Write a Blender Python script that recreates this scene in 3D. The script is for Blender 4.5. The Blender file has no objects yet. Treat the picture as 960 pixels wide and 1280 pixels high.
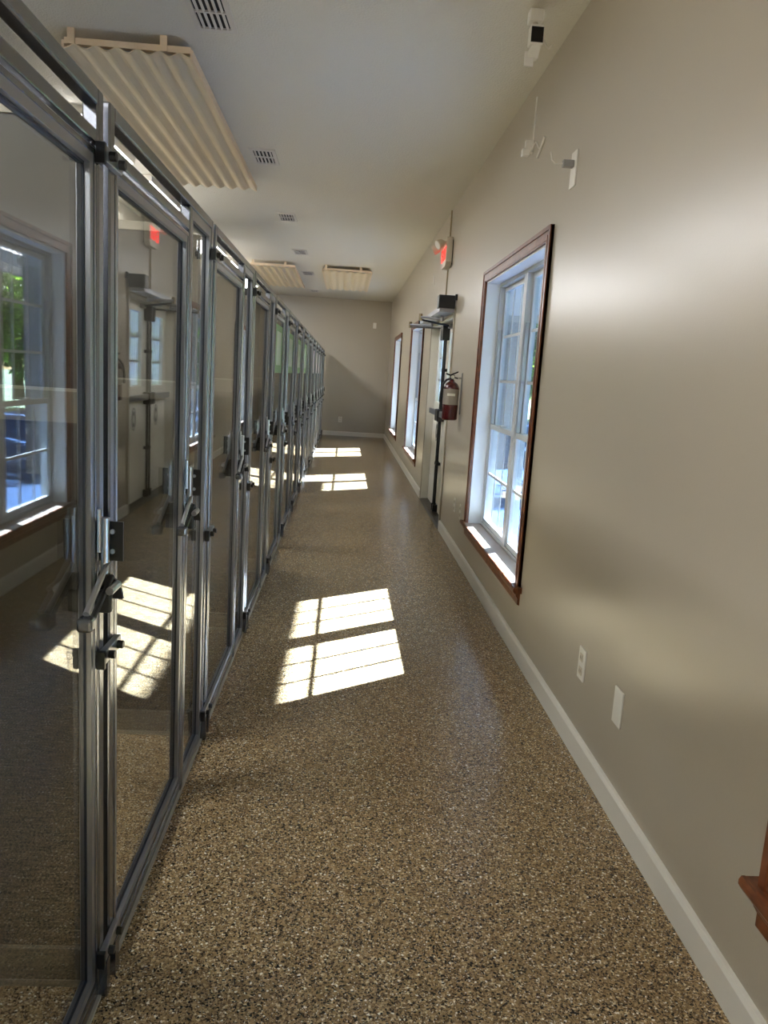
import bpy, bmesh, math, random
from mathutils import Vector, Matrix
random.seed(7)
scn = bpy.context.scene
col = scn.collection
PI = math.pi

# ------------------------------------------------------------------ camera
CAM_H = 1.37
F = 980.0; VX, VY = 431.5, 467.0; XV = 130.0          # 960x1280 frame: corridor and plumb vanishing points
YV = 640 + (F*F + (VX-480)*(XV-480))/(640-VY)
fy = Vector((VX-480, VY-640, F)).normalized()
dn = Vector((XV-480, YV-640, F)).normalized()
rt = dn.cross(fy)
cx = Vector((rt[0], fy[0], -dn[0])); cy = Vector((rt[1], fy[1], -dn[1])); cz = Vector((rt[2], fy[2], -dn[2]))
cd = bpy.data.cameras.new('camera'); cam = bpy.data.objects.new('camera', cd); col.objects.link(cam)
cd.sensor_fit = 'VERTICAL'; cd.sensor_height = 36.0; cd.lens = F/1280*36.0; cd.clip_start = 0.05; cd.clip_end = 500
m = Matrix((cx, -cy, -cz)).transposed().to_4x4(); m.translation = (0, 0, CAM_H)
cam.matrix_world = m
scn.camera = cam

# ------------------------------------------------------------------ light
SUN = Vector((-1, -0.71, -0.645))
wd = bpy.data.worlds.new('sky'); scn.world = wd; wd.use_nodes = True
nt = wd.node_tree; bg = nt.nodes['Background']
sk = nt.nodes.new('ShaderNodeTexSky'); sk.sky_type = 'NISHITA'; sk.sun_disc = False
sk.sun_elevation = math.radians(27.5); sk.sun_rotation = math.atan2(1, 0.71)
nt.links.new(sk.outputs[0], bg.inputs[0]); bg.inputs[1].default_value = 0.20
sl = bpy.data.lights.new('sun', 'SUN'); sl.energy = 42.0; sl.angle = math.radians(0.6); sl.color = (0.90, 0.96, 1.08)
so = bpy.data.objects.new('sun', sl); col.objects.link(so)
so.rotation_euler = SUN.to_track_quat('-Z', 'Y').to_euler(); so.location = (8, 8, 8)
vs = scn.view_settings
vs.view_transform = 'Standard'; vs.look = 'None'; vs.gamma = 1.0; vs.use_curve_mapping = False
vs.exposure = 2.3
scn.display_settings.display_device = 'sRGB'
cyc = scn.cycles
cyc.max_bounces = 14; cyc.diffuse_bounces = 7; cyc.glossy_bounces = 6; cyc.transparent_max_bounces = 40; cyc.transmission_bounces = 8
cyc.sample_clamp_indirect = 6.0; cyc.use_denoising = True; cyc.blur_glossy = 0.5
cyc.caustics_reflective = True; cyc.caustics_refractive = False

# ------------------------------------------------------------------ materials
def s2l(c):
    return tuple(((v/255)/12.92 if v/255 <= 0.04045 else ((v/255+0.055)/1.055)**2.4) for v in c)
def mat(name, c, rough=0.5, metal=0.0, spec=0.5, emit=None, es=0.0, bump=None, coat=0.0, lin=False):
    m = bpy.data.materials.new(name); m.use_nodes = True
    b = m.node_tree.nodes['Principled BSDF']
    c3 = c if lin else s2l(c)
    b.inputs['Base Color'].default_value = (*c3, 1); b.inputs['Roughness'].default_value = rough
    b.inputs['Metallic'].default_value = metal; b.inputs['Specular IOR Level'].default_value = spec
    b.inputs['Coat Weight'].default_value = coat
    if emit:
        b.inputs['Emission Color'].default_value = (*s2l(emit), 1); b.inputs['Emission Strength'].default_value = es
    if bump:
        sc, st, dist = bump
        n = m.node_tree.nodes; L = m.node_tree.links
        g = n.new('ShaderNodeNewGeometry'); t = n.new('ShaderNodeTexNoise'); t.inputs['Scale'].default_value = sc; t.inputs['Detail'].default_value = 3
        bp = n.new('ShaderNodeBump'); bp.inputs['Strength'].default_value = st; bp.inputs['Distance'].default_value = dist
        L.new(g.outputs['Position'], t.inputs['Vector']); L.new(t.outputs['Fac'], bp.inputs['Height']); L.new(bp.outputs[0], b.inputs['Normal'])
    return m
def glass(name, tint=(1, 1, 1), rough=0.0, ior=1.5):
    m = bpy.data.materials.new(name); m.use_nodes = True
    n = m.node_tree.nodes; L = m.node_tree.links; n.clear()
    out = n.new('ShaderNodeOutputMaterial'); mix = n.new('ShaderNodeMixShader'); fr = n.new('ShaderNodeFresnel')
    tr = n.new('ShaderNodeBsdfTransparent'); gl = n.new('ShaderNodeBsdfGlossy'); g = n.new('ShaderNodeNewGeometry')
    mx = n.new('ShaderNodeMix'); mx.data_type = 'FLOAT'
    mx.inputs[2].default_value = ior; mx.inputs[3].default_value = 1/ior     # the same pane from both of its faces
    L.new(g.outputs['Backfacing'], mx.inputs[0]); L.new(mx.outputs[0], fr.inputs['IOR'])
    tr.inputs[0].default_value = (*tint, 1); gl.inputs['Roughness'].default_value = rough
    L.new(fr.outputs[0], mix.inputs[0]); L.new(tr.outputs[0], mix.inputs[1]); L.new(gl.outputs[0], mix.inputs[2]); L.new(mix.outputs[0], out.inputs[0])
    return m
def wood(name, c1, c2, rough=0.35):
    m = mat(name, c1, rough); n = m.node_tree.nodes; L = m.node_tree.links; b = n['Principled BSDF']
    g = n.new('ShaderNodeNewGeometry'); mp = n.new('ShaderNodeMapping'); mp.inputs['Scale'].default_value = (30, 6, 6)
    t = n.new('ShaderNodeTexNoise'); t.inputs['Scale'].default_value = 3; t.inputs['Detail'].default_value = 6
    r = n.new('ShaderNodeValToRGB'); r.color_ramp.elements[0].color = (*s2l(c1), 1); r.color_ramp.elements[1].color = (*s2l(c2), 1)
    r.color_ramp.elements[0].position = 0.35; r.color_ramp.elements[1].position = 0.7
    L.new(g.outputs['Position'], mp.inputs[0]); L.new(mp.outputs[0], t.inputs['Vector']); L.new(t.outputs['Fac'], r.inputs[0]); L.new(r.outputs[0], b.inputs['Base Color'])
    return m
def flake_floor():
    m = mat('flake_epoxy', (120, 100, 75), 0.2, spec=0.5); n = m.node_tree.nodes; L = m.node_tree.links; b = n['Principled BSDF']
    g = n.new('ShaderNodeNewGeometry')
    def vor(scale):
        wob = n.new('ShaderNodeTexVoronoi'); wob.inputs['Scale'].default_value = scale; wob.feature = 'F1'
        L.new(g.outputs['Position'], wob.inputs['Vector'])
        sp = n.new('ShaderNodeSeparateColor'); L.new(wob.outputs['Color'], sp.inputs[0]); return sp, wob
    s1, v1 = vor(205); s2, v2 = vor(330)
    ramp = n.new('ShaderNodeValToRGB'); ramp.color_ramp.interpolation = 'CONSTANT'
    stops = [(0, (34, 26, 20)), (0.15, (98, 78, 54)), (0.26, (146, 121, 84)), (0.50, (166, 138, 98)), (0.68, (124, 101, 70)), (0.78, (184, 157, 116)), (0.91, (214, 193, 154)), (0.975, (242, 232, 210))]
    els = ramp.color_ramp.elements
    while len(els) < len(stops): els.new(0.5)
    for e, (p, c) in zip(els, stops): e.position = p; e.color = (*s2l(c), 1)
    ramp2 = n.new('ShaderNodeValToRGB'); ramp2.color_ramp.interpolation = 'CONSTANT'
    els = ramp2.color_ramp.elements
    while len(els) < 5: els.new(0.5)
    for e, (p, c) in zip(els, [(0, (44, 36, 30)), (0.18, (106, 86, 62)), (0.45, (150, 126, 92)), (0.8, (174, 150, 114)), (0.93, (226, 212, 186))]): e.position = p; e.color = (*s2l(c), 1)
    L.new(s1.outputs[0], ramp.inputs[0]); L.new(s2.outputs[1], ramp2.inputs[0])
    mx = n.new('ShaderNodeMix'); mx.data_type = 'RGBA'
    gt = n.new('ShaderNodeMath'); gt.operation = 'GREATER_THAN'; gt.inputs[1].default_value = 0.55
    L.new(s1.outputs[2], gt.inputs[0]); L.new(gt.outputs[0], mx.inputs[0]); L.new(ramp.outputs[0], mx.inputs[6]); L.new(ramp2.outputs[0], mx.inputs[7])
    L.new(mx.outputs[2], b.inputs['Base Color'])
    bp = n.new('ShaderNodeBump'); bp.inputs['Strength'].default_value = 0.15; bp.inputs['Distance'].default_value = 0.002
    L.new(s1.outputs[1], bp.inputs['Height']); L.new(bp.outputs[0], b.inputs['Normal'])
    return m
def leafmat(name, c1, c2):
    m = mat(name, c1, 0.5); n = m.node_tree.nodes; L = m.node_tree.links; b = n['Principled BSDF']
    g = n.new('ShaderNodeNewGeometry'); r = n.new('ShaderNodeValToRGB')
    r.color_ramp.elements[0].color = (*s2l(c1), 1); r.color_ramp.elements[1].color = (*s2l(c2), 1)
    L.new(g.outputs['Random Per Island'], r.inputs[0]); L.new(r.outputs[0], b.inputs['Base Color'])
    b.inputs['Subsurface Weight'].default_value = 0.0
    tl = n.new('ShaderNodeBsdfTranslucent'); L.new(r.outputs[0], tl.inputs[0]); mx = n.new('ShaderNodeMixShader'); mx.inputs[0].default_value = 0.4
    L.new(b.outputs[0], mx.inputs[1]); L.new(tl.outputs[0], mx.inputs[2]); L.new(mx.outputs[0], n['Material Output'].inputs[0])
    return m
def brickmat():
    m = mat('painted_brick', (150, 142, 132), 0.8); n = m.node_tree.nodes; L = m.node_tree.links; b = n['Principled BSDF']
    tc = n.new('ShaderNodeTexCoord'); t = n.new('ShaderNodeTexBrick'); t.inputs['Scale'].default_value = 4.5
    mp = n.new('ShaderNodeMapping'); mp.inputs['Rotation'].default_value = (PI/2, 0, 0)
    t.inputs['Color1'].default_value = (*s2l((112, 112, 114)), 1); t.inputs['Color2'].default_value = (*s2l((96, 96, 98)), 1); t.inputs['Mortar'].default_value = (*s2l((134, 134, 134)), 1)
    L.new(tc.outputs['Object'], mp.inputs[0]); L.new(mp.outputs[0], t.inputs['Vector']); L.new(t.outputs['Color'], b.inputs['Base Color'])
    return m

M = dict(
    wall=mat('beige_semigloss_paint', (176, 166, 148), 0.29, spec=0.45, bump=(160, 0.06, 0.004)),
    ceil=mat('textured_ceiling_paint', (214, 209, 196), 0.9, spec=0.1, bump=(90, 0.5, 0.01)),
    floor=flake_floor(),
    trim=mat('white_trim_paint', (222, 216, 204), 0.4),
    sash=mat('white_sash_paint', (182, 186, 188), 0.4),
    jamb=mat('white_jamb_paint', (212, 215, 216), 0.5),
    sill=mat('pale_sill', (176, 160, 146), 0.4),
    casing=wood('stained_wood', (88, 46, 25), (136, 80, 47), 0.32),
    glass=glass('clear_glass', (0.93, 0.95, 0.94)),
    wglass=glass('window_glass', (0.86, 0.93, 0.97)),
    alu=mat('brushed_aluminium', (134, 137, 144), 0.26, metal=0.97, bump=(300, 0.03, 0.001)),
    alu2=mat('satin_aluminium', (162, 163, 168), 0.34, metal=0.92),
    gasket=mat('blue_black_gasket', (24, 32, 46), 0.45),
    black=mat('black_steel', (16, 16, 17), 0.4),
    chrome=mat('bright_steel', (190, 190, 194), 0.28, metal=1.0),
    part=mat('dark_partition_panel', (58, 52, 40), 0.35),
    prail=mat('partition_rail', (176, 168, 150), 0.4, metal=0.3),
    pband=mat('partition_band', (120, 112, 96), 0.4),
    dark=mat('dark_void', (14, 13, 12), 0.8),  # painted shade seen between the vent slats
    cream=mat('cream_corrugated_sheet', (222, 204, 170), 0.55),
    batten=mat('cream_batten', (226, 204, 172), 0.6),
    vent=mat('vent_white_metal', (206, 200, 190), 0.5),
    white=mat('white_plastic', (228, 224, 214), 0.4),
    ivory=mat('ivory_plastic', (206, 196, 176), 0.45),
    grey=mat('grey_plastic', (150, 148, 145), 0.5),
    conduit=mat('beige_conduit', (150, 134, 100), 0.5),
    door=mat('door_white_paint', (222, 218, 206), 0.4),
    red=mat('extinguisher_red', (72, 8, 10), 0.25, coat=0.4),
    label=mat('label_print', (150, 140, 128), 0.5),
    rubber=mat('black_rubber', (22, 20, 20), 0.6),
    exitred=mat('exit_letters', (255, 60, 50), 0.5, emit=(255, 50, 40), es=0.5),
    lamp=mat('fluorescent_diffuser', (255, 255, 255), 0.5, emit=(250, 252, 255), es=9.5),
    lens=mat('camera_lens', (6, 6, 8), 0.1),
    concrete=mat('blue_grey_paving', (68, 88, 120), 0.9, spec=0.0, bump=(20, 0.1, 0.01)),
    grass=mat('lawn_ground', (86, 110, 58), 0.9),
    leafa=leafmat('bright_leaves', (70, 110, 30), (150, 186, 62)),
    leafb=leafmat('dark_leaves', (40, 70, 34), (92, 126, 60)),
    bark=mat('tree_bark', (84, 68, 54), 0.9),
    brick=brickmat(),
    soffit=mat('soffit_paint', (152, 152, 150), 0.7),
    green=mat('green_sheet', (112, 150, 90), 0.5),
    greenw=mat('white_green_print', (176, 190, 166), 0.4),
    pink=mat('lilac_sheet', (196, 176, 190), 0.4),
    pinkw=mat('white_lilac_print', (226, 216, 226), 0.4),
    emblem=mat('grey_emblem', (92, 92, 90), 0.5),
    thresh=mat('dark_threshold', (60, 54, 48), 0.4, metal=0.6),
)
# reeded door glass: pale, half see-through
def reeded():
    m = bpy.data.materials.new('reeded_door_glass'); m.use_nodes = True; n = m.node_tree.nodes; L = m.node_tree.links; n.clear()
    out = n.new('ShaderNodeOutputMaterial'); tl = n.new('ShaderNodeBsdfTranslucent'); tr = n.new('ShaderNodeBsdfTransparent'); mx = n.new('ShaderNodeMixShader')
    tl.inputs[0].default_value = (0.9, 0.9, 0.88, 1); tr.inputs[0].default_value = (0.9, 0.92, 0.92, 1)
    g = n.new('ShaderNodeNewGeometry'); w = n.new('ShaderNodeTexWave'); w.bands_direction = 'Y'; w.inputs['Scale'].default_value = 6.0
    mr = n.new('ShaderNodeMapRange'); mr.inputs[3].default_value = 0.15; mr.inputs[4].default_value = 0.75
    L.new(g.outputs['Position'], w.inputs['Vector']); L.new(w.outputs['Fac'], mr.inputs[0]); L.new(mr.outputs[0], mx.inputs[0])
    L.new(tr.outputs[0], mx.inputs[1]); L.new(tl.outputs[0], mx.inputs[2]); L.new(mx.outputs[0], out.inputs[0]); return m
M['reeded'] = reeded()

# ------------------------------------------------------------------ mesh helpers
class MB:
    def __init__(s): s.v = []; s.f = []
    def box(s, x0, x1, y0, y1, z0, z1):
        x0, x1 = min(x0, x1), max(x0, x1); y0, y1 = min(y0, y1), max(y0, y1); z0, z1 = min(z0, z1), max(z0, z1)
        b = len(s.v)
        s.v += [(x0,y0,z0),(x1,y0,z0),(x1,y1,z0),(x0,y1,z0),(x0,y0,z1),(x1,y0,z1),(x1,y1,z1),(x0,y1,z1)]
        s.f += [tuple(b+i for i in q) for q in ((0,3,2,1),(4,5,6,7),(0,1,5,4),(1,2,6,5),(2,3,7,6),(3,0,4,7))]
        return s
    def tube(s, pts, r, n=10, cap=True):
        pts = [Vector(p) for p in pts]; rs = r if isinstance(r, (list, tuple)) else [r]*len(pts)
        b = len(s.v); up = None
        for i, p in enumerate(pts):
            d = (pts[min(i+1, len(pts)-1)] - pts[max(i-1, 0)]).normalized()
            if up is None:
                up = Vector((0,0,1)) if abs(d.z) < 0.9 else Vector((1,0,0))
            u = (up - d*up.dot(d)).normalized(); w = d.cross(u); up = u
            for k in range(n):
                a = 2*PI*k/n; s.v.append(tuple(p + (u*math.cos(a) + w*math.sin(a))*rs[i]))
        for i in range(len(pts)-1):
            for k in range(n):
                k2 = (k+1) % n; s.f.append((b+i*n+k, b+i*n+k2, b+(i+1)*n+k2, b+(i+1)*n+k))
        if cap:
            s.f.append(tuple(b+k for k in range(n))[::-1]); s.f.append(tuple(b+(len(pts)-1)*n+k for k in range(n)))
        return s
    def prism(s, poly, axis, a0, a1):
        """poly: 2D points in the two other axes (cyclic order), extruded along axis"""
        b = len(s.v); n = len(poly)
        for a in (a0, a1):
            for (p, q) in poly:
                s.v.append((a, p, q) if axis == 'x' else (p, a, q) if axis == 'y' else (p, q, a))
        s.f.append(tuple(b+i for i in range(n))[::-1]); s.f.append(tuple(b+n+i for i in range(n)))
        for i in range(n): s.f.append((b+i, b+(i+1) % n, b+n+(i+1) % n, b+n+i))
        return s
    def frame(s, x0, x1, y0, y1, z0, z1, w):
        """mitred-looking rectangular frame in the YZ plane"""
        s.box(x0, x1, y0, y0+w, z0, z1); s.box(x0, x1, y1-w, y1, z0, z1); s.box(x0, x1, y0+w, y1-w, z0, z0+w); s.box(x0, x1, y0+w, y1-w, z1-w, z1); return s
def org(o):
    p = Vector((0, 0, 0))
    while o is not None: p += o.location; o = o.parent
    return p
def tag(o, label=None, cat=None, group=None, kind=None):
    if label: o['label'] = label
    if cat: o['category'] = cat
    if group: o['group'] = group
    if kind: o['kind'] = kind
    return o
def build(name, mb, material, parent=None, loc=None, bevel=0.0, smooth=False):
    base = org(parent) if parent else Vector(loc or (0, 0, 0))
    me = bpy.data.meshes.new(name)
    me.from_pydata([tuple(Vector(v) - base) for v in mb.v], [], mb.f)
    bm = bmesh.new(); bm.from_mesh(me); bmesh.ops.recalc_face_normals(bm, faces=bm.faces)
    if bevel: bmesh.ops.bevel(bm, geom=list(bm.edges), offset=bevel, segments=2, affect='EDGES', profile=0.5)
    bm.to_mesh(me); bm.free()
    me.materials.append(material)
    if smooth:
        me.polygons.foreach_set('use_smooth', [True]*len(me.polygons)); me.set_sharp_from_angle(angle=math.radians(40))
    o = bpy.data.objects.new(name, me); col.objects.link(o)
    if parent: o.parent = parent
    else: o.location = base
    return o
def empty(name, loc, label=None, cat=None, group=None, kind=None):
    o = bpy.data.objects.new(name, None); o.empty_display_size = 0.1; col.objects.link(o); o.location = loc
    return tag(o, label, cat, group, kind)
def copy_tree(o, parent=None):
    c = o.copy(); col.objects.link(c); c.parent = parent
    for ch in list(o.children): copy_tree(ch, c)
    return c

# ------------------------------------------------------------------ dimensions (metres; corridor runs along +Y)
XW = 0.945; XO = 1.105            # inside and outside face of the window wall
XK = -0.464                       # front of the kennel frames
XL = -2.40                        # wall behind the kennels
YB, YF = -6.0, 17.6
C = 2.968
PITCH = 1.22; Y0 = 1.58
WZ0, WZ1 = 0.36, 2.05
WINS = [(-4.52, -2.87), (-0.28, 1.37), (3.90, 5.55), (9.93, 11.58), (13.80, 15.45)]  # first window is added out of view to light the foreground
DY0, DY1, DZ = 7.12, 8.95, 1.96

# ------------------------------------------------------------------ room shell
def struct(name, mb, m, **k): return tag(build(name, mb, m, **k), kind='structure')
struct('floor', MB().box(XL-0.1, XO, YB-0.1, YF+0.1, -0.1, 0), M['floor'])
struct('ceiling', MB().box(XL-0.1, XO, YB-0.1, YF+0.1, C, C+0.1), M['ceil'])
struct('wall_far', MB().box(XL-0.1, XO, YF, YF+0.1, 0, C), M['wall'])
struct('wall_back', MB().box(XL-0.1, XO, YB-0.1, YB, 0, C), M['wall'])
struct('wall_left', MB().box(XL-0.1, XL, YB, YF, 0, C), M['wall'])
w = MB(); y = YB
for a, b, z0, z1 in sorted([(a, b, WZ0-0.03, WZ1) for a, b in WINS] + [(DY0, DY1, 0, DZ)]):
    w.box(XW, XO, y, a, 0, C); w.box(XW, XO, a, b, z1, C)
    if z0 > 0: w.box(XW, XO, a, b, 0, z0)
    y = b
w.box(XW, XO, y, YF, 0, C)
struct('wall_right', w, M['wall'])
def bb(y0, y1):
    return MB().prism([(XW, 0), (XW-0.016, 0), (XW-0.016, 0.080), (XW-0.009, 0.092), (XW, 0.094)], 'y', y0, y1)
b_ = bb(YB, DY0-0.045); b2 = bb(DY1+0.045, YF)
n = len(b_.v); b_.v += b2.v; b_.f += [tuple(i+n for i in q) for q in b2.f]
struct('baseboard_right', b_, M['trim'])
struct('baseboard_far', MB().prism([(YF, 0), (YF-0.016, 0), (YF-0.016, 0.080), (YF-0.009, 0.092), (YF, 0.094)], 'x', XK+0.03, XW-0.016), M['trim'])

# ------------------------------------------------------------------ windows
def window(idx, ya, yb):
    W = empty('window_%d' % idx, (XW, (ya+yb)/2, WZ0), kind='structure')
    W['label'] = ['tall window behind the camera', 'tall brown-cased window nearest the camera, cut by the right edge', 'tall double window with brown wood casing before the door', 'tall brown-cased window just past the exit door', 'tall narrow-looking window nearest the far wall'][idx-1]
    xf = XW-0.02; cw = 0.085
    # casing: stepped moulding, two sides and a head
    for s, (a, b) in (('l', (ya-cw, ya)), ('r', (yb, yb+cw))):
        inner = b if s == 'l' else a; outer = a if s == 'l' else b; d = 1 if s == 'l' else -1
        c = MB().box(xf+0.006, XW, a, b, WZ0, WZ1+0.07)
        c.box(xf, XW, outer, outer+d*0.022, WZ0, WZ1+0.07); c.box(xf+0.003, XW, inner-d*0.03, inner-d*0.008, WZ0, WZ1+0.03)
        build('side_casing', c, M['casing'], W)
    c = MB().box(xf+0.0055, XW, ya-cw+0.022, yb+cw-0.022, WZ1, WZ1+0.07).box(xf-0.0005, XW, ya-cw+0.022, yb+cw-0.022, WZ1+0.05, WZ1+0.0705).box(xf+0.0025, XW, ya-0.03, yb+0.03, WZ1+0.008, WZ1+0.03)
    build('head_casing', c, M['casing'], W)
    # stool (sill) and apron
    build('sill', MB().box(XW, XW+0.105, ya, yb, WZ0-0.03, WZ0).box(XW-0.032, XW-0.0001, ya-0.01, yb+0.01, WZ0-0.028, WZ0), M['sill'], W)
    build('sill_nosing', MB().prism([(XW-0.032, WZ0-0.03), (XW-0.037, WZ0-0.03), (XW-0.045, WZ0-0.018), (XW-0.045, WZ0-0.008), (XW-0.040, WZ0+0.001), (XW-0.032, WZ0+0.001)], 'y', ya-cw-0.03, yb+cw+0.03).box(XW-0.032, XW, ya-cw-0.03, ya-0.01, WZ0-0.03, WZ0).box(XW-0.032, XW, yb+0.01, yb+cw+0.03, WZ0-0.03, WZ0), M['casing'], W)
    build('apron', MB().prism([(XW, WZ0-0.03), (XW-0.026, WZ0-0.03), (XW-0.022, WZ0-0.05), (XW-0.012, WZ0-0.065), (XW-0.012, WZ0-0.095), (XW, WZ0-0.1)], 'y', ya-cw, yb+cw), M['casing'], W)
    # jamb linings
    xj = XW+0.1
    j = MB().box(XW-0.001, XO, ya, ya+0.012, WZ0, WZ1).box(XW-0.001, XO, yb-0.012, yb, WZ0, WZ1).box(XW-0.001, XO, ya+0.012, yb-0.012, WZ1-0.012, WZ1)
    build('jamb_lining', j, M['jamb'], W)
    # outer unit frame and mullion
    ym = (ya+yb)/2
    build('unit_frame', MB().frame(xj-0.012, XO, ya+0.012, yb-0.012, WZ0, WZ1-0.012, 0.022), M['sash'], W)
    build('mullion', MB().box(xj-0.014, XO, ym-0.04, ym+0.04, WZ0+0.022, WZ1-0.034), M['sash'], W)
    zr = 1.06
    for (a, b) in ((ya+0.034, ym-0.04), (ym+0.04, yb-0.034)):
        for up in (0, 1):
            x0 = xj+(0.022 if up else -0.004); x1 = x0+0.026
            z0, z1 = (zr-0.012, WZ1-0.034) if up else (WZ0+0.022, zr+0.022)
            sw = 0.032
            S = build('upper_sash' if up else 'lower_sash', MB().frame(x0, x1, a, b, z0, z1, sw), M['sash'], W)
            build('pane', MB().box(x0+0.011, x0+0.015, a+sw-0.004, b-sw+0.004, z0+sw-0.004, z1-sw+0.004), M['wglass'], S)
            rows = 3 if up else 2
            for k in range(1, rows):
                zz = z0+sw+(z1-z0-2*sw)*k/rows; build('muntin', MB().box(x0+0.010, x0+0.018, a+sw, b-sw, zz-0.009, zz+0.009), M['sash'], S)
            for k in (1, 2):
                yy = a+sw+(b-a-2*sw)*k/3; build('muntin', MB().box(x0+0.0105, x0+0.0165, yy-0.0085, yy+0.0085, z0+sw, z1-sw), M['sash'], S)
        build('sash_lock', MB().box(xj-0.012, xj+0.02, (a+b)/2-0.03, (a+b)/2+0.03, zr+0.022, zr+0.036), M['sash'], W)
        # screen track strips beside the upper sash
        build('sash_track', MB().box(xj-0.004, xj+0.02, a+0.001, a+0.014, zr+0.022, 1.73).box(xj-0.004, xj+0.02, b-0.014, b-0.001, zr+0.022, 1.73), M['alu2'], W)
for i, (a, b) in enumerate(WINS): window(i+1, a, b)

# ------------------------------------------------------------------ double exit door
D = empty('door_1', (XW+0.08, (DY0+DY1)/2, 0), kind='structure')
D['label'] = 'cream double exit door with panic bars in a recess'
XD = XW+0.075                      # inner face of the leaves
build('door_frame', MB().box(XW-0.002, XO, DY0, DY0+0.035, 0, DZ).box(XW-0.002, XO, DY1-0.035, DY1, 0, DZ).box(XW-0.002, XO, DY0+0.035, DY1-0.035, DZ-0.035, DZ), M['door'], D)
build('door_casing', MB().box(XW-0.012, XW, DY0-0.04, DY0+0.012, 0, DZ+0.05).box(XW-0.012, XW, DY1-0.012, DY1+0.04, 0, DZ+0.05).box(XW-0.012, XW, DY0+0.012, DY1-0.012, DZ-0.012, DZ+0.05), M['wall'], D)
build('threshold', MB().prism([(XW-0.02, 0.0), (XW, 0.012), (XO, 0.016), (XO, 0.0)], 'y', DY0+0.035, DY1-0.035), M['thresh'], D)
ymid = (DY0+DY1)/2
for s in (-1, 1):
    a, b = (DY0+0.038, ymid-0.004) if s < 0 else (ymid+0.004, DY1-0.038)
    ga, gb, gz0, gz1 = (a+b)/2-0.24, (a+b)/2+0.24, 1.12, 1.84
    lf = MB().box(XD, XD+0.045, a, ga, 0.02, DZ-0.038).box(XD, XD+0.045, gb, b, 0.02, DZ-0.038).box(XD, XD+0.045, ga, gb, 0.02, gz0).box(XD, XD+0.045, ga, gb, gz1, DZ-0.038)
    leaf = build('door_leaf', lf, M['door'], D)
    build('glazing_frame', MB().frame(XD-0.012, XD+0.057, ga-0.02, gb+0.02, gz0-0.02, gz1+0.02, 0.03), M['door'], leaf)
    for k in range(3):
        z0 = gz0+0.01+(gz1-gz0-0.02)*k/3; z1 = gz0+0.01+(gz1-gz0-0.02)*(k+1)/3
        build('pane', MB().box(XD+0.02, XD+0.025, ga+0.01, gb-0.01, z0+0.008, z1-0.008), M['reeded'], leaf)
        if k: build('muntin', MB().box(XD+0.008, XD+0.037, ga+0.01, gb-0.01, z0-0.008, z0+0.008), M['grey'], leaf)
    pb = build('panic_bar', MB().box(XD-0.055, XD-0.025, a+0.04, b-0.04, 0.995, 1.055).box(XD-0.05, XD, a+0.05, a+0.13, 0.985, 1.065), M['alu2'], leaf, bevel=0.004)
    yr = b-0.05 if s < 0 else a+0.05
    build('latch_box', MB().box(XD-0.075, XD, yr-0.05, yr+0.04, 0.95, 1.07), M['black'], leaf, bevel=0.006)
    build('vertical_rod', MB().tube([(XD-0.03, yr, 0.06), (XD-0.03, yr, 0.96)], 0.011, 8).tube([(XD-0.03, yr, 1.06), (XD-0.03, yr, DZ-0.08)], 0.011, 8).box(XD-0.045, XD, yr-0.014, yr+0.014, 0.5, 0.53).box(XD-0.045, XD, yr-0.014, yr+0.014, 1.45, 1.48), M['black'], leaf)
    build('rod_guide', MB().box(XD-0.05, XD, yr-0.022, yr+0.022, 0.02, 0.09), M['black'], leaf)
    build('rod_catch', MB().box(XD-0.075, XD, yr-0.035, yr+0.035, DZ-0.20, DZ-0.06), M['black'], leaf, bevel=0.006)
    # oval emblem below the bar
    em = MB(); yc, zc = (a+b)/2, 0.82; N = 32
    for (ro, ri) in ((1.0, 0.9), (0.72, 0.4)):
        bse = len(em.v)
        for k in range(N):
            t = 2*PI*k/N
            for r in (ro, ri):
                for x in (XD-0.002, XD): em.v.append((x, yc+0.075*r*math.cos(t), zc+0.11*r*math.sin(t)))
        for k in range(N):
            p = bse+4*k; q = bse+4*((k+1) % N)
            em.f += [(p, q, q+2, p+2), (p+1, p+3, q+3, q+1), (p, p+1, q+1, q), (p+2, q+2, q+3, p+3)]
    build('oval_emblem', em, M['emblem'], leaf)

# automatic opener header above the door, with its arms
OP = empty('door_operator', (XW, ymid, DZ+0.05), 'long silver door operator with black end caps above the exit door', 'door operator')
ox = XW-0.155
build('housing', MB().box(ox+0.01, XW-0.0125, DY0-0.03, DY1, DZ+0.0, DZ+0.045), M['alu2'], OP, bevel=0.003)
for a, b in ((DY0-0.07, DY0+0.05), (DY1-0.02, DY1+0.02)):
    build('end_cap', MB().box(ox-0.004, XW-0.0125, a, b, DZ+0.03 if a < ymid else DZ-0.005, DZ+0.142 if a < ymid else DZ+0.05), M['black'], OP, bevel=0.004)
build('mounting_screw', MB().box(XW-0.02, XW, DY0-0.1, DY0-0.07, DZ+0.10, DZ+0.15), M['black'], OP)
for yp, ye in ((DY0+0.45, 7.78), (DY1-0.45, 9.0)):
    build('main_arm', MB().tube([(XW-0.06, yp, DZ+0.002), (XW-0.06, yp, DZ-0.045)], 0.014, 8).tube([(XW-0.05, yp, DZ-0.035), (0.70, ye, DZ-0.005)], 0.012, 8), M['alu2'], OP)
    build('elbow', MB().tube([(0.70, ye, DZ-0.04), (0.70, ye, DZ+0.025)], 0.018, 10), M['conduit'], OP)
    build('fore_arm', MB().tube([(0.70, ye, DZ-0.03), (XD-0.012, yp+(0.28 if yp < ymid else -0.28), DZ-0.07)], 0.009, 8), M['black'], OP)
    build('arm_shoe', MB().box(XD-0.03, XD-0.001, yp+(0.22 if yp < ymid else -0.34), yp+(0.34 if yp < ymid else -0.22), DZ-0.09, DZ-0.05), M['grey'], OP)

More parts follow.
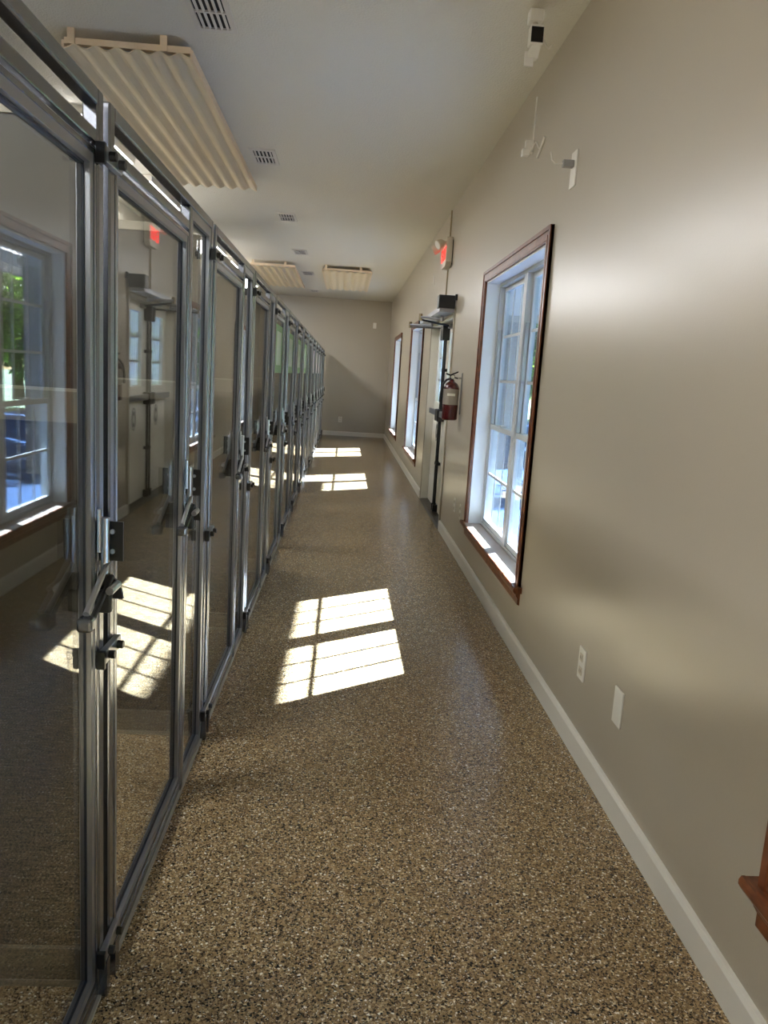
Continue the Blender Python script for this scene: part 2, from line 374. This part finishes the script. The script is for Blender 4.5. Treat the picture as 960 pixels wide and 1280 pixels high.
# ------------------------------------------------------------------ kennel fronts
def kennel(loc, near=False):
    """near: sidelite first, then the door with its latch on the end post; otherwise door, lock post, sidelite"""
    K = empty('kennel_front', loc); X, Yb = loc[0], loc[1]
    if near: posts, da, db, sa, sb, yl = (0.02, 0.36, 1.168), 0.394, 1.166, 0.052, 0.36, Yb+1.172
    else: posts, da, db, sa, sb, yl = (0.02, 0.80, 1.168), 0.054, 0.798, 0.832, 1.168, Yb+0.805
    dep = 0.030; mid = posts[1]
    for a in posts:
        build('post', MB().box(X-dep, X, Yb+a, Yb+a+0.032, 0.0, 1.816 if a == mid else 1.844), M['alu'], K, bevel=0.004)
    build('header', MB().box(X-dep, X, Yb+0.052, Yb+1.168, 1.816, 1.844), M['alu'], K, bevel=0.004)
    build('transom_rail', MB().box(X-dep+0.002, X-0.002, Yb+da, Yb+db, 1.748, 1.774), M['alu'], K, bevel=0.003)
    build('floor_rail', MB().box(X-dep+0.002, X-0.002, Yb+da, Yb+db, 0.006, 0.034), M['alu'], K, bevel=0.004)
    build('floor_seal', MB().box(X-dep, X+0.004, Yb+0.052, Yb+1.168, 0.0, 0.006), M['prail'], K)
    # sidelite
    y0, y1 = Yb+sa+0.001, Yb+sb-0.001
    side = build('sidelite_frame', MB().frame(X-0.029, X-0.004, y0, y1, 0.008, 1.815, 0.028), M['alu2'], K)
    build('sidelite_gasket', MB().frame(X-0.024, X-0.014, y0+0.028, y1-0.028, 0.036, 1.787, 0.004), M['gasket'], side)
    build('sidelite_glass', MB().box(X-0.022, X-0.016, y0+0.031, y1-0.031, 0.039, 1.784), M['glass'], side)
    # door
    y0, y1 = Yb+da+0.004, Yb+db-0.004
    door = build('door', MB().frame(X-0.029, X-0.004, y0, y1, 0.040, 1.740, 0.030), M['alu2'], K)
    build('door_bead', MB().frame(X-0.005, X-0.002, y0+0.003, y1-0.003, 0.043, 1.737, 0.009), M['alu'], door)
    build('gasket', MB().frame(X-0.026, X-0.014, y0+0.030, y1-0.030, 0.070, 1.710, 0.004), M['gasket'], door)
    build('glass_pane', MB().box(X-0.022, X-0.016, y0+0.034, y1-0.034, 0.074, 1.706), M['glass'], door)
    # gravity latch at the lock stile
    build('latch_plate', MB().box(X, X+0.042, yl+0.012, yl+0.017, 0.975, 1.055), M['black'], K)
    for z in (0.995, 1.035): build('rivet', MB().tube([(X+0.022, yl+0.012, z), (X+0.022, yl+0.008, z)], 0.005, 8), M['chrome'], K)
    build('latch_rod', MB().tube([(X+0.012, yl-0.004, 1.065), (X+0.012, yl-0.004, 0.955)], 0.009, 10), M['chrome'], K, smooth=True)
    build('stop_rod', MB().tube([(X+0.006, yl-0.022, 1.085), (X+0.006, yl-0.022, 1.0)], 0.004, 8), M['chrome'], K, smooth=True)
    pts = [(X, 0.90)]+[(X+0.044*math.cos(t), 0.90+0.052*math.sin(t)) for t in [i*PI/2/8 for i in range(9)]]
    build('latch_cam', MB().prism(pts, 'y', yl+0.004, yl+0.012), M['black'], K)
    build('latch_block', MB().box(X, X+0.026, yl-0.016, yl+0.003, 0.875, 0.920), M['black'], K, bevel=0.004)
    lv = build('latch_lever', MB().tube([(X+0.016, yl, 0.975), (X+0.018, yl-0.14, 0.912)], 0.006, 8), M['chrome'], K, smooth=True)
    build('lever_bar', MB().tube([(X+0.022, yl+0.004, 0.945), (X+0.022, yl-0.13, 0.890)], 0.006, 8), M['black'], lv)
    build('lever_pin', MB().tube([(X+0.034, yl+0.006, 0.93), (X+0.034, yl-0.05, 0.93)], 0.008, 8), M['chrome'], lv)
    build('lever_grip', MB().box(X+0.006, X+0.034, yl-0.160, yl-0.128, 0.882, 0.908), M['alu'], lv, bevel=0.006)
    # clamps bridging to the next frame
    for z in (1.735, 0.778, 0.10):
        ye = Yb+PITCH
        cl = build('clamp', MB().box(X, X+0.014, ye-0.055, ye+0.055, z-0.014, z+0.014), M['alu2'], K, bevel=0.002)
        build('clamp_end', MB().box(X-0.001, X+0.015, ye-0.066, ye-0.055, z-0.020, z+0.016), M['black'], cl)
        for yy in (-0.03, 0.03): build('bolt', MB().tube([(X+0.014, ye+yy, z), (X+0.026, ye+yy, z)], 0.009, 8), M['black'], cl)
        if z < 0.2:
            build('foot_stop', MB().box(X, X+0.016, ye+0.012, ye+0.04, 0.0, 0.085), M['alu'], K)
            build('foot_stop', MB().box(X, X+0.016, ye-0.05, ye-0.03, 0.0, 0.085), M['alu'], K)
    return K
ORD = ['nearest', 'second', 'third', 'fourth', 'fifth', 'sixth', 'seventh', 'eighth', 'ninth', 'tenth', 'eleventh', 'twelfth', 'thirteenth', 'last']
k1 = kennel((XK, Y0-PITCH, 0), True)
tag(k1, 'aluminium and glass kennel front nearest the camera, cut by the left edge', 'kennel front', 'glass kennel fronts along the corridor')
k2 = kennel((XK, Y0, 0))
for i in range(13):
    k = k2 if i == 0 else copy_tree(k2)
    k.location = (XK, Y0+PITCH*i, 0)
    extra = ', mirroring the exit door' if i == 0 else ', just before the green sheets' if i == 2 else ''
    tag(k, 'aluminium and glass kennel front, %s from the camera%s' % (ORD[i+1], extra), 'kennel front', 'glass kennel fronts along the corridor')
    if i == 12: tag(k, 'aluminium and glass kennel front at the far wall, last of the row')
# partitions behind the posts
def partition(yc):
    P = empty('kennel_partition', (XK-0.06, yc, 0))
    x0, x1 = XL, XK-0.05
    build('panel', MB().box(x0, x1, yc-0.014, yc+0.014, 0.095, 1.80), M['part'], P)
    build('top_rail', MB().box(x0, x1-0.09, yc-0.02, yc+0.02, 1.80, 1.828), M['prail'], P)
    build('middle_band', MB().box(x0, x1, yc-0.019, yc-0.0145, 1.243, 1.303), M['pband'], P)
    build('band_edge', MB().box(x0, x1, yc-0.022, yc-0.0145, 1.303, 1.309), M['prail'], P)
    build('base_curb', MB().box(x0, x1, yc-0.022, yc+0.022, 0.016, 0.092), M['pband'], P)
    build('curb_edge', MB().box(x0, x1, yc-0.024, yc+0.024, 0.0, 0.016), M['prail'], P)
    return P
p0 = partition(Y0-PITCH)
for i in range(14):
    p = p0 if i == 0 else copy_tree(p0)
    p.location = (XK-0.06, Y0-PITCH+PITCH*i, 0)
    tag(p, 'dark partition with pale band behind the %s kennel glass' % ORD[i], 'partition', 'partitions between the kennels')

# coloured sheets on the glass of the farther doors
SH = [(3, 'green'), (4, 'green'), (5, 'green'), (6, 'green'), (8, 'pink'), (9, 'pink'), (10, 'pink'), (11, 'pink')]
nth = {'green': ['first', 'second', 'third', 'fourth'], 'pink': ['first', 'second', 'third', 'fourth']}
cnt = {'green': 0, 'pink': 0}
for i, c in SH:
    ya = Y0+PITCH*i+0.13; x = XK-0.0155
    S = empty('door_sheet', (x, ya+0.3, 1.34))
    build('sheet_border', MB().box(x, x+0.002, ya, ya+0.60, 1.345, 1.675), M[c], S)
    build('sheet_print', MB().box(x+0.002, x+0.003, ya+0.14, ya+0.5, 1.40, 1.63), M[c+'w'], S)
    tag(S, '%s sheet on a far kennel door glass, %s of its colour' % ('green' if c == 'green' else 'lilac', nth[c][cnt[c]]), 'sign', 'coloured sheets on kennel doors'); cnt[c] += 1

# ------------------------------------------------------------------ ceiling things
def baffle(x0, x1, y0, y1, label):
    B = empty('ceiling_baffle', ((x0+x1)/2, (y0+y1)/2, C), label, 'ceiling panel', 'corrugated panels hung below the ceiling')
    zb = C-0.095; mb = MB(); prof = []; nr = 6
    for k in range(nr):
        for t, h in ((0.0, 0.0), (0.12, 0.002), (0.42, 0.020), (0.56, 0.021), (0.90, 0.002)):
            prof.append((x0+(x1-x0)*(k+t)/nr, zb+h))
    prof.append((x1, zb))
    poly = prof+[(x, z+0.005) for x, z in reversed(prof)]
    b = len(mb.v); L_ = len(prof)
    for yv_ in (y0, y1):
        for (x, z) in poly: mb.v.append((x, yv_, z))
    N2 = len(poly)
    for i in range(N2): mb.f.append((i, (i+1) % N2, N2+(i+1) % N2, N2+i))
    for e in (0, N2):
        for i in range(L_-1): mb.f.append((e+i, e+i+1, e+N2-2-i, e+N2-1-i))
    build('corrugated_sheet', mb, M['cream'], B)
    for yy in (y0+0.004, (y0+y1)/2, y1-0.034):
        build('cross_batten', MB().box(x0, x1, yy, yy+0.03, zb+0.024, zb+0.054), M['batten'], B)
        for fx in (0.03, 0.76):
            xx = x0+(x1-x0)*fx; build('hanger_leg', MB().box(xx, xx+0.035, yy-0.012, yy, zb+0.022, C), M['batten'], B)
    build('side_strip', MB().box(x1, x1+0.012, y0, y1, zb-0.002, zb+0.04), M['batten'], B)
    build('side_strip', MB().box(x0-0.012, x0, y0, y1, zb-0.002, zb+0.04), M['batten'], B)
baffle(-1.475, -0.855, 4.30, 7.20, 'large cream corrugated panel hung from the ceiling above the near kennels')
baffle(-1.50, -0.84, 12.30, 15.05, 'far cream corrugated ceiling panel on the left above the kennels')
baffle(-0.415, 0.317, 12.35, 14.95, 'far cream corrugated ceiling panel over the middle of the corridor')

V = [(3.97, 'half cut by the top edge'), (6.42, 'beside the big corrugated panel'), (8.78, 'third from the camera'), (11.2, 'fourth from the camera'), (13.5, 'between the two far corrugated panels'), (16.3, 'nearest the far wall')]
def vent(yc):
    x0, x1, y0, y1 = -0.80, -0.605, yc-0.21, yc+0.21
    T = empty('ceiling_vent', (-0.7, yc, C))
    zz = C-0.010
    f = MB().box(x0, x0+0.026, y0, y1, zz, C).box(x1-0.026, x1, y0, y1, zz, C).box(x0+0.026, x1-0.026, y0, y0+0.035, zz, C).box(x0+0.026, x1-0.026, y1-0.035, y1, zz, C)
    build('frame', f, M['vent'], T)
    build('duct', MB().box(x0+0.026, x1-0.026, y0+0.035, y1-0.035, C-0.0015, C-0.0005), M['dark'], T)  # flat near-black sheet standing in for the shade inside the opening
    build('divider', MB().box(x0+0.026, x1-0.026, yc-0.008, yc+0.008, zz, C-0.002), M['vent'], T)
    for k in range(5):
        xx = x0+0.026+0.014+k*0.028
        build('slat', MB().prism([(xx-0.003, C-0.012), (xx+0.006, C-0.003), (xx+0.008, C-0.004), (xx-0.001, C-0.013)], 'y', y0+0.035, y1-0.035), M['vent'], T)
    return T
v0 = vent(V[0][0])
for i, (yc, t) in enumerate(V):
    v = v0 if i == 0 else copy_tree(v0)
    v.location = (-0.7, yc, C); tag(v, 'white slatted ceiling air vent, '+t, 'air vent', 'ceiling vents in a line')

# strip lights above the kennels
LY = [-3.4, -0.9, 1.9, 6.15, 7.95, 11.1, 12.9, 15.2]  # first two are extra lamps, added out of view to brighten the foreground
def strip(yc):
    T = empty('ceiling_light', (-1.95, yc, C))
    build('housing', MB().box(-2.13, -1.77, yc-0.62, yc+0.62, C-0.05, C), M['white'], T)
    build('diffuser', MB().prism([(-2.12, C-0.05), (-2.06, C-0.085), (-1.84, C-0.085), (-1.78, C-0.05)], 'y', yc-0.60, yc+0.60), M['lamp'], T)
    return T
s0 = strip(LY[0])
for i, yc in enumerate(LY):
    s = s0 if i == 0 else copy_tree(s0)
    s.location = (-1.95, yc, C)
    tag(s, 'white fluorescent ceiling light above the kennels, %s the camera' % ['farthest behind', 'just behind', 'nearest ahead of', 'second from', 'third from', 'fourth from', 'fifth from', 'sixth from'][i], 'ceiling light', 'strip lights above the kennels')

# security camera on the ceiling
SC = empty('security_camera', (0.745, 3.700, C), 'small white security camera with black face under the ceiling', 'camera')
build('mount', MB().box(0.715, 0.775, 3.660, 3.720, C-0.05, C), M['white'], SC, bevel=0.004)
build('stem', MB().tube([(0.745, 3.690, C-0.05), (0.745, 3.660, C-0.09)], 0.012, 10), M['ivory'], SC)
build('body', MB().box(0.712, 0.770, 3.605, 3.660, C-0.165, C-0.085).prism([(3.610, C-0.165), (3.680, C-0.165), (3.700, C-0.20), (3.660, C-0.20)], 'x', 0.72, 0.765), M['white'], SC, bevel=0.006)
build('face', MB().box(0.715, 0.767, 3.601, 3.606, C-0.158, C-0.098), M['lens'], SC)
build('cable', MB().tube([(0.768, 3.640, C-0.12), (0.79, 3.630, C-0.16), (0.80, 3.630, C-0.17), (0.815, 3.630, C-0.155)], 0.004, 6), M['white'], SC)
build('antenna_flap', MB().box(0.705, 0.745, 3.660, 3.666, C-0.235, C-0.175), M['white'], SC)

# ------------------------------------------------------------------ things on the window wall
def plate(name, y, z, w_, h, label, cat, sockets=0, x=XW):
    T = empty(name, (x, y, z), label, cat)
    build('cover_plate', MB().box(x-0.006, x, y-w_/2, y+w_/2, z-h/2, z+h/2), M['white'], T, bevel=0.002)
    for k in range(sockets):
        zc = z+(0.026 if k else -0.026)
        s = build('socket', MB().box(x-0.0085, x-0.006, y-0.017, y+0.017, zc-0.015, zc+0.015), M['ivory'], T, bevel=0.001)
        build('slot', MB().box(x-0.009, x-0.0086, y-0.008, y-0.005, zc-0.006, zc+0.006).box(x-0.009, x-0.0086, y+0.005, y+0.008, zc-0.006, zc+0.006), M['black'], s)
    return T
plate('wall_outlet', 2.76, 0.352, 0.075, 0.122, 'white duplex outlet low on the wall past the blank plate', 'outlet', 2)
plate('blank_plate', 2.365, 0.355, 0.075, 0.122, 'blank white cover plate low on the wall, closest to the camera', 'wall plate')
plate('wall_outlet', 5.93, 0.375, 0.07, 0.115, 'small outlet plate low on wall beside the window casing', 'outlet', 2)
plate('wall_outlet', 6.25, 0.375, 0.07, 0.115, 'small outlet plate low on wall nearer the exit door', 'outlet', 2)
plate('sensor_strip', 9.15, 2.47, 0.05, 0.11, 'small white plate high on the wall past the exit sign', 'sensor')

A = empty('data_plate', (XW, 3.56, 2.30), 'white plate with grey plug high on the wall above the window', 'wall plate')
build('cover_plate', MB().box(XW-0.007, XW, 3.515, 3.60, 2.225, 2.375), M['white'], A, bevel=0.002)
build('plug', MB().box(XW-0.055, XW-0.0075, 3.54, 3.57, 2.305, 2.335), M['grey'], A, bevel=0.003)
build('lead', MB().tube([(XW-0.055, 3.555, 2.32), (XW-0.085, 3.56, 2.318), (XW-0.10, 3.57, 2.335), (XW-0.105, 3.58, 2.37)], 0.003, 6), M['white'], A)
Rw = empty('cable_raceway', (XW, 4.45, 2.62), 'thin white cable run ending in a bracket high on the wall', 'cable')
build('raceway', MB().box(XW-0.006, XW, 4.44, 4.452, 2.66, 2.88), M['white'], Rw)
build('bracket', MB().box(XW-0.045, XW, 4.43, 4.462, 2.595, 2.66).box(XW-0.06, XW-0.02, 4.425, 4.47, 2.58, 2.615), M['white'], Rw, bevel=0.004)
build('loose_end', MB().tube([(XW-0.02, 4.43, 2.60), (XW-0.012, 4.33, 2.625), (XW-0.008, 4.27, 2.575)], 0.0035, 6).tube([(XW-0.008, 4.16, 2.60), (XW-0.008, 4.29, 2.535)], 0.006, 6), M['white'], Rw)

# exit sign with two emergency heads
ES = empty('exit_sign', (XW, 7.75, 2.55), 'lit red exit sign with two lamp heads above the double door', 'exit sign')
ey, ez = 7.75, 2.55
build('housing', MB().prism([(ey-0.17, ez+0.13), (ey+0.17, ez+0.13), (ey+0.17, ez-0.09), (ey+0.13, ez-0.13), (ey-0.13, ez-0.13), (ey-0.17, ez-0.09)], 'x', XW-0.065, XW-0.008), M['ivory'], ES, bevel=0.004)
build('backplate', MB().box(XW-0.008, XW, ey-0.15, ey+0.15, ez-0.11, ez+0.11), M['rubber'], ES)
fc = bpy.data.curves.new('exit_letters', 'FONT'); fc.body = 'EXIT'; fc.size = 0.165; fc.align_x = 'CENTER'; fc.align_y = 'CENTER'; fc.extrude = 0.003
fo = bpy.data.objects.new('tmp', fc); col.objects.link(fo)
bpy.context.view_layer.update()
me = bpy.data.meshes.new_from_object(fo.evaluated_get(bpy.context.evaluated_depsgraph_get())); bpy.data.objects.remove(fo)
# letters read from the corridor (viewer looks along +X): text x -> -Y, text y -> Z
me.transform(Matrix(((0, 0, -1, 0), (-1, 0, 0, 0), (0, 1, 0, 0), (0, 0, 0, 1))))
me.materials.clear(); me.materials.append(M['exitred'])
lo = bpy.data.objects.new('letters', me); col.objects.link(lo); lo.parent = ES; lo.location = (-0.068, 0, -0.02)
for s in (-1, 1):
    h = build('lamp_head', MB().tube([(XW-0.065, ey+s*0.13, ez+0.08), (XW-0.085, ey+s*0.13, ez+0.08), (XW-0.11, ey+s*0.145, ez+0.07), (XW-0.15, ey+s*0.16, ez+0.05)], [0.015, 0.02, 0.042, 0.048], 14), M['ivory'], ES, smooth=True)
    build('lens', MB().tube([(XW-0.1495, ey+s*0.1598, ez+0.0502), (XW-0.153, ey+s*0.161, ez+0.048)], [0.042, 0.036], 14), M['white'], h)
tag(build('conduit', MB().box(XW-0.012, XW, 7.84, 7.86, 2.73, C), M['conduit'], None, loc=(XW, 7.85, C)), 'thin beige conduit from the ceiling down to the exit sign', 'conduit')
tag(build('conduit', MB().box(XW-0.012, XW, 7.84, 7.86, DZ+0.05, 2.42), M['conduit'], None, loc=(XW, 7.85, 2.15)), 'thin beige conduit between the exit sign and the door operator', 'conduit')

# fire extinguisher
EX = empty('fire_extinguisher', (0.862, 6.38, 1.05), 'red fire extinguisher with black hose hanging on the wall beside the door', 'fire extinguisher')
ex, eyy = 0.862, 6.38
prof = [(0.05, 1.05), (0.062, 1.058), (0.063, 1.07), (0.063, 1.30), (0.058, 1.325), (0.045, 1.345), (0.022, 1.36), (0.018, 1.375)]
build('cylinder', MB().tube([(ex, eyy, z) for r, z in prof], [r for r, z in prof], 28), M['red'], EX, smooth=True)
lb = MB(); N = 18
for i in range(N+1):
    t = math.radians(-200+220*i/N); 
    for z in (1.175, 1.30): lb.v.append((ex+0.0637*math.cos(t), eyy+0.0637*math.sin(t), z))
for i in range(N): lb.f.append((2*i, 2*i+2, 2*i+3, 2*i+1))
lab = build('label_band', lb, M['label'], EX, smooth=True)
lb = MB()
for i in range(9):
    t = math.radians(-125+60*i/8)
    for z in (1.245, 1.265): lb.v.append((ex+0.0641*math.cos(t), eyy+0.0641*math.sin(t), z))
for i in range(8): lb.f.append((2*i, 2*i+2, 2*i+3, 2*i+1))
build('label_stripe', lb, M['white'], lab, smooth=True)
build('valve', MB().tube([(ex, eyy, 1.37), (ex, eyy, 1.405)], 0.014, 10).box(ex-0.018, ex+0.018, eyy-0.015, eyy+0.015, 1.385, 1.41), M['black'], EX)
build('handle', MB().prism([(ex-0.012, 1.405), (ex+0.045, 1.432), (ex+0.047, 1.443), (ex-0.012, 1.418)], 'y', eyy-0.010, eyy+0.010).prism([(ex-0.01, 1.392), (ex+0.045, 1.382), (ex+0.047, 1.392), (ex-0.01, 1.402)], 'y', eyy-0.010, eyy+0.010), M['black'], EX)
build('nozzle_valve', MB().tube([(ex-0.015, eyy, 1.41), (ex-0.05, eyy, 1.42)], 0.007, 8), M['black'], EX)
build('gauge', MB().tube([(ex, eyy-0.015, 1.395), (ex, eyy-0.028, 1.395)], 0.014, 14), M['white'], EX)
build('hose', MB().tube([(ex-0.01, eyy, 1.385), (ex-0.045, eyy-0.005, 1.37), (ex-0.072, eyy-0.01, 1.335), (ex-0.085, eyy-0.01, 1.27), (ex-0.086, eyy-0.01, 1.215), (ex-0.084, eyy-0.01, 1.19)], [0.009]*4+[0.010, 0.012], 10), M['rubber'], EX, smooth=True)
build('wall_hook', MB().box(XW-0.008, XW, eyy-0.015, eyy+0.015, 1.10, 1.43).box(XW-0.03, XW-0.008, eyy-0.008, eyy+0.008, 1.385, 1.395), M['grey'], EX)

# far wall
T = empty('wall_sensor', (0.59, YF, 2.44), 'small white box high on the far wall near the corner', 'sensor')
build('case', MB().box(0.555, 0.625, YF-0.03, YF, 2.38, 2.50), M['white'], T, bevel=0.006)
build('vent_slot', MB().box(0.565, 0.615, YF-0.031, YF-0.0295, 2.40, 2.405), M['ivory'], T)
T = empty('wall_outlet', (-0.06, YF, 0.36), 'white duplex outlet low on the far end wall', 'outlet')
build('cover_plate', MB().box(-0.10, -0.02, YF-0.006, YF, 0.295, 0.42), M['white'], T, bevel=0.002)
for k in (0, 1): build('socket', MB().box(-0.08, -0.04, YF-0.009, YF-0.006, 0.315+0.055*k, 0.35+0.055*k), M['ivory'], T)

# ------------------------------------------------------------------ outdoors
struct('ground', MB().box(XO, 60, -30, 80, -0.35, -0.25), M['grass'])
struct('ground_paving', MB().box(XO, 7.5, -12, 45, -0.249, -0.10), M['concrete'])
struct('porch_roof', MB().box(XO-0.05, 3.54, -14, 12.6, 2.50, 2.62).box(3.44, 3.54, -14, 12.6, 2.40, 2.50).box(XO-0.05, 3.2, 12.6, 30, 2.50, 2.62).box(3.1, 3.2, 12.6, 30, 2.40, 2.50), M['soffit'])
struct('roof_slab', MB().box(XL-0.5, XO-0.06, YB-1, YF+1, C+0.11, C+0.3), M['soffit'])
for i, yc in enumerate((-3.0, 3.4, 10.15, 13.7, 18.2)):
    T = empty('porch_column', (2.75, yc, -0.1), '%s square brick porch column outside the windows' % ['nearest', 'second', 'third', 'fourth', 'farthest'][i], 'column', 'porch columns')
    build('shaft', MB().box(2.55, 2.95, yc-0.2, yc+0.2, -0.1, 2.40), M['brick'], T)
    build('capital', MB().box(2.50, 3.0, yc-0.25, yc+0.25, 2.40, 2.50), M['soffit'], T)
def leaves(n, c, r, size, seed):
    rnd = random.Random(seed); mb = MB()
    for _ in range(n):
        while True:
            p = Vector((rnd.uniform(-1, 1), rnd.uniform(-1, 1), rnd.uniform(-1, 1)))
            if 0.25 < p.length < 1: break
        k = 1+0.18*math.sin(p.x*7+seed)*math.sin(p.y*6+seed*2)*math.sin(p.z*5)
        p = Vector((c[0]+p.x*r[0]*k, c[1]+p.y*r[1]*k, c[2]+p.z*r[2]*k))
        u = Vector((rnd.gauss(0, 1), rnd.gauss(0, 1), rnd.gauss(0, 0.6))).normalized(); w_ = u.cross(Vector((rnd.gauss(0, 1), rnd.gauss(0, 1), rnd.gauss(0, 1)))).normalized()
        s = size*rnd.uniform(0.6, 1.3); b = len(mb.v)
        mb.v += [tuple(p-u*s), tuple(p+w_*s*0.45), tuple(p+u*s), tuple(p-w_*s*0.45)]; mb.f.append((b, b+1, b+2, b+3))
    return mb
PLACE = ['far behind the camera', 'behind the camera', 'just behind the camera', 'across from the nearest window', 'across from the casing window', 'across from the exit door', 'behind the third porch column', 'across from the third window', 'across from the farthest window', 'past the far wall', 'well past the building', 'far along the paving', 'at the far end of the tree line']
TR = [(10.4+0.3*(i % 2), -11.4+4.5*i, 1.7, 2.9 if i % 2 == 0 else 3.1, 'leafa' if i % 3 else 'leafb', ('bright green' if i % 3 else 'dark green')+' bushy tree '+PLACE[i]) for i in range(13)]
TR += [(6.2, 33.0, 1.3, 2.2, 'leafa', 'pale green young tree close to the paving far outside'), (6.6, 39.0, 1.6, 2.6, 'leafb', 'dark rounded tree closing the view along the house')]
for i, (x, y, r, h, m_, lab) in enumerate(TR):
    T = empty('tree', (x, y, -0.25), lab, 'tree', 'trees outside the windows')
    build('trunk', MB().tube([(x, y, -0.25), (x+0.05, y, 1.2), (x-0.03, y+0.05, 1.9), (x, y, 2.8)], [0.22, 0.17, 0.14, 0.08], 10), M['bark'], T, smooth=True)
    tag(build('foliage', leaves(9000, (x, y, h), (r*0.9, r*1.14, min(h+0.2, 2.4)), 0.13, i+3), M[m_], T), kind='stuff')
for i, y in enumerate((2.0, 9.5, 17.0, 25.0)):
    T = empty('shrub', (7.6, y, -0.25), 'low rounded shrub along the paving edge, %s from the house corner' % ['nearest', 'second', 'third', 'farthest'][i], 'shrub', 'shrubs along the paving')
    build('stem', MB().tube([(7.6, y, -0.25), (7.6, y, 0.4)], 0.04, 6), M['bark'], T)
    tag(build('foliage', leaves(5000, (7.6, y, 0.45), (0.7, 2.4, 0.7), 0.08, i+40), M['leafb' if i % 2 else 'leafa'], T), kind='stuff')
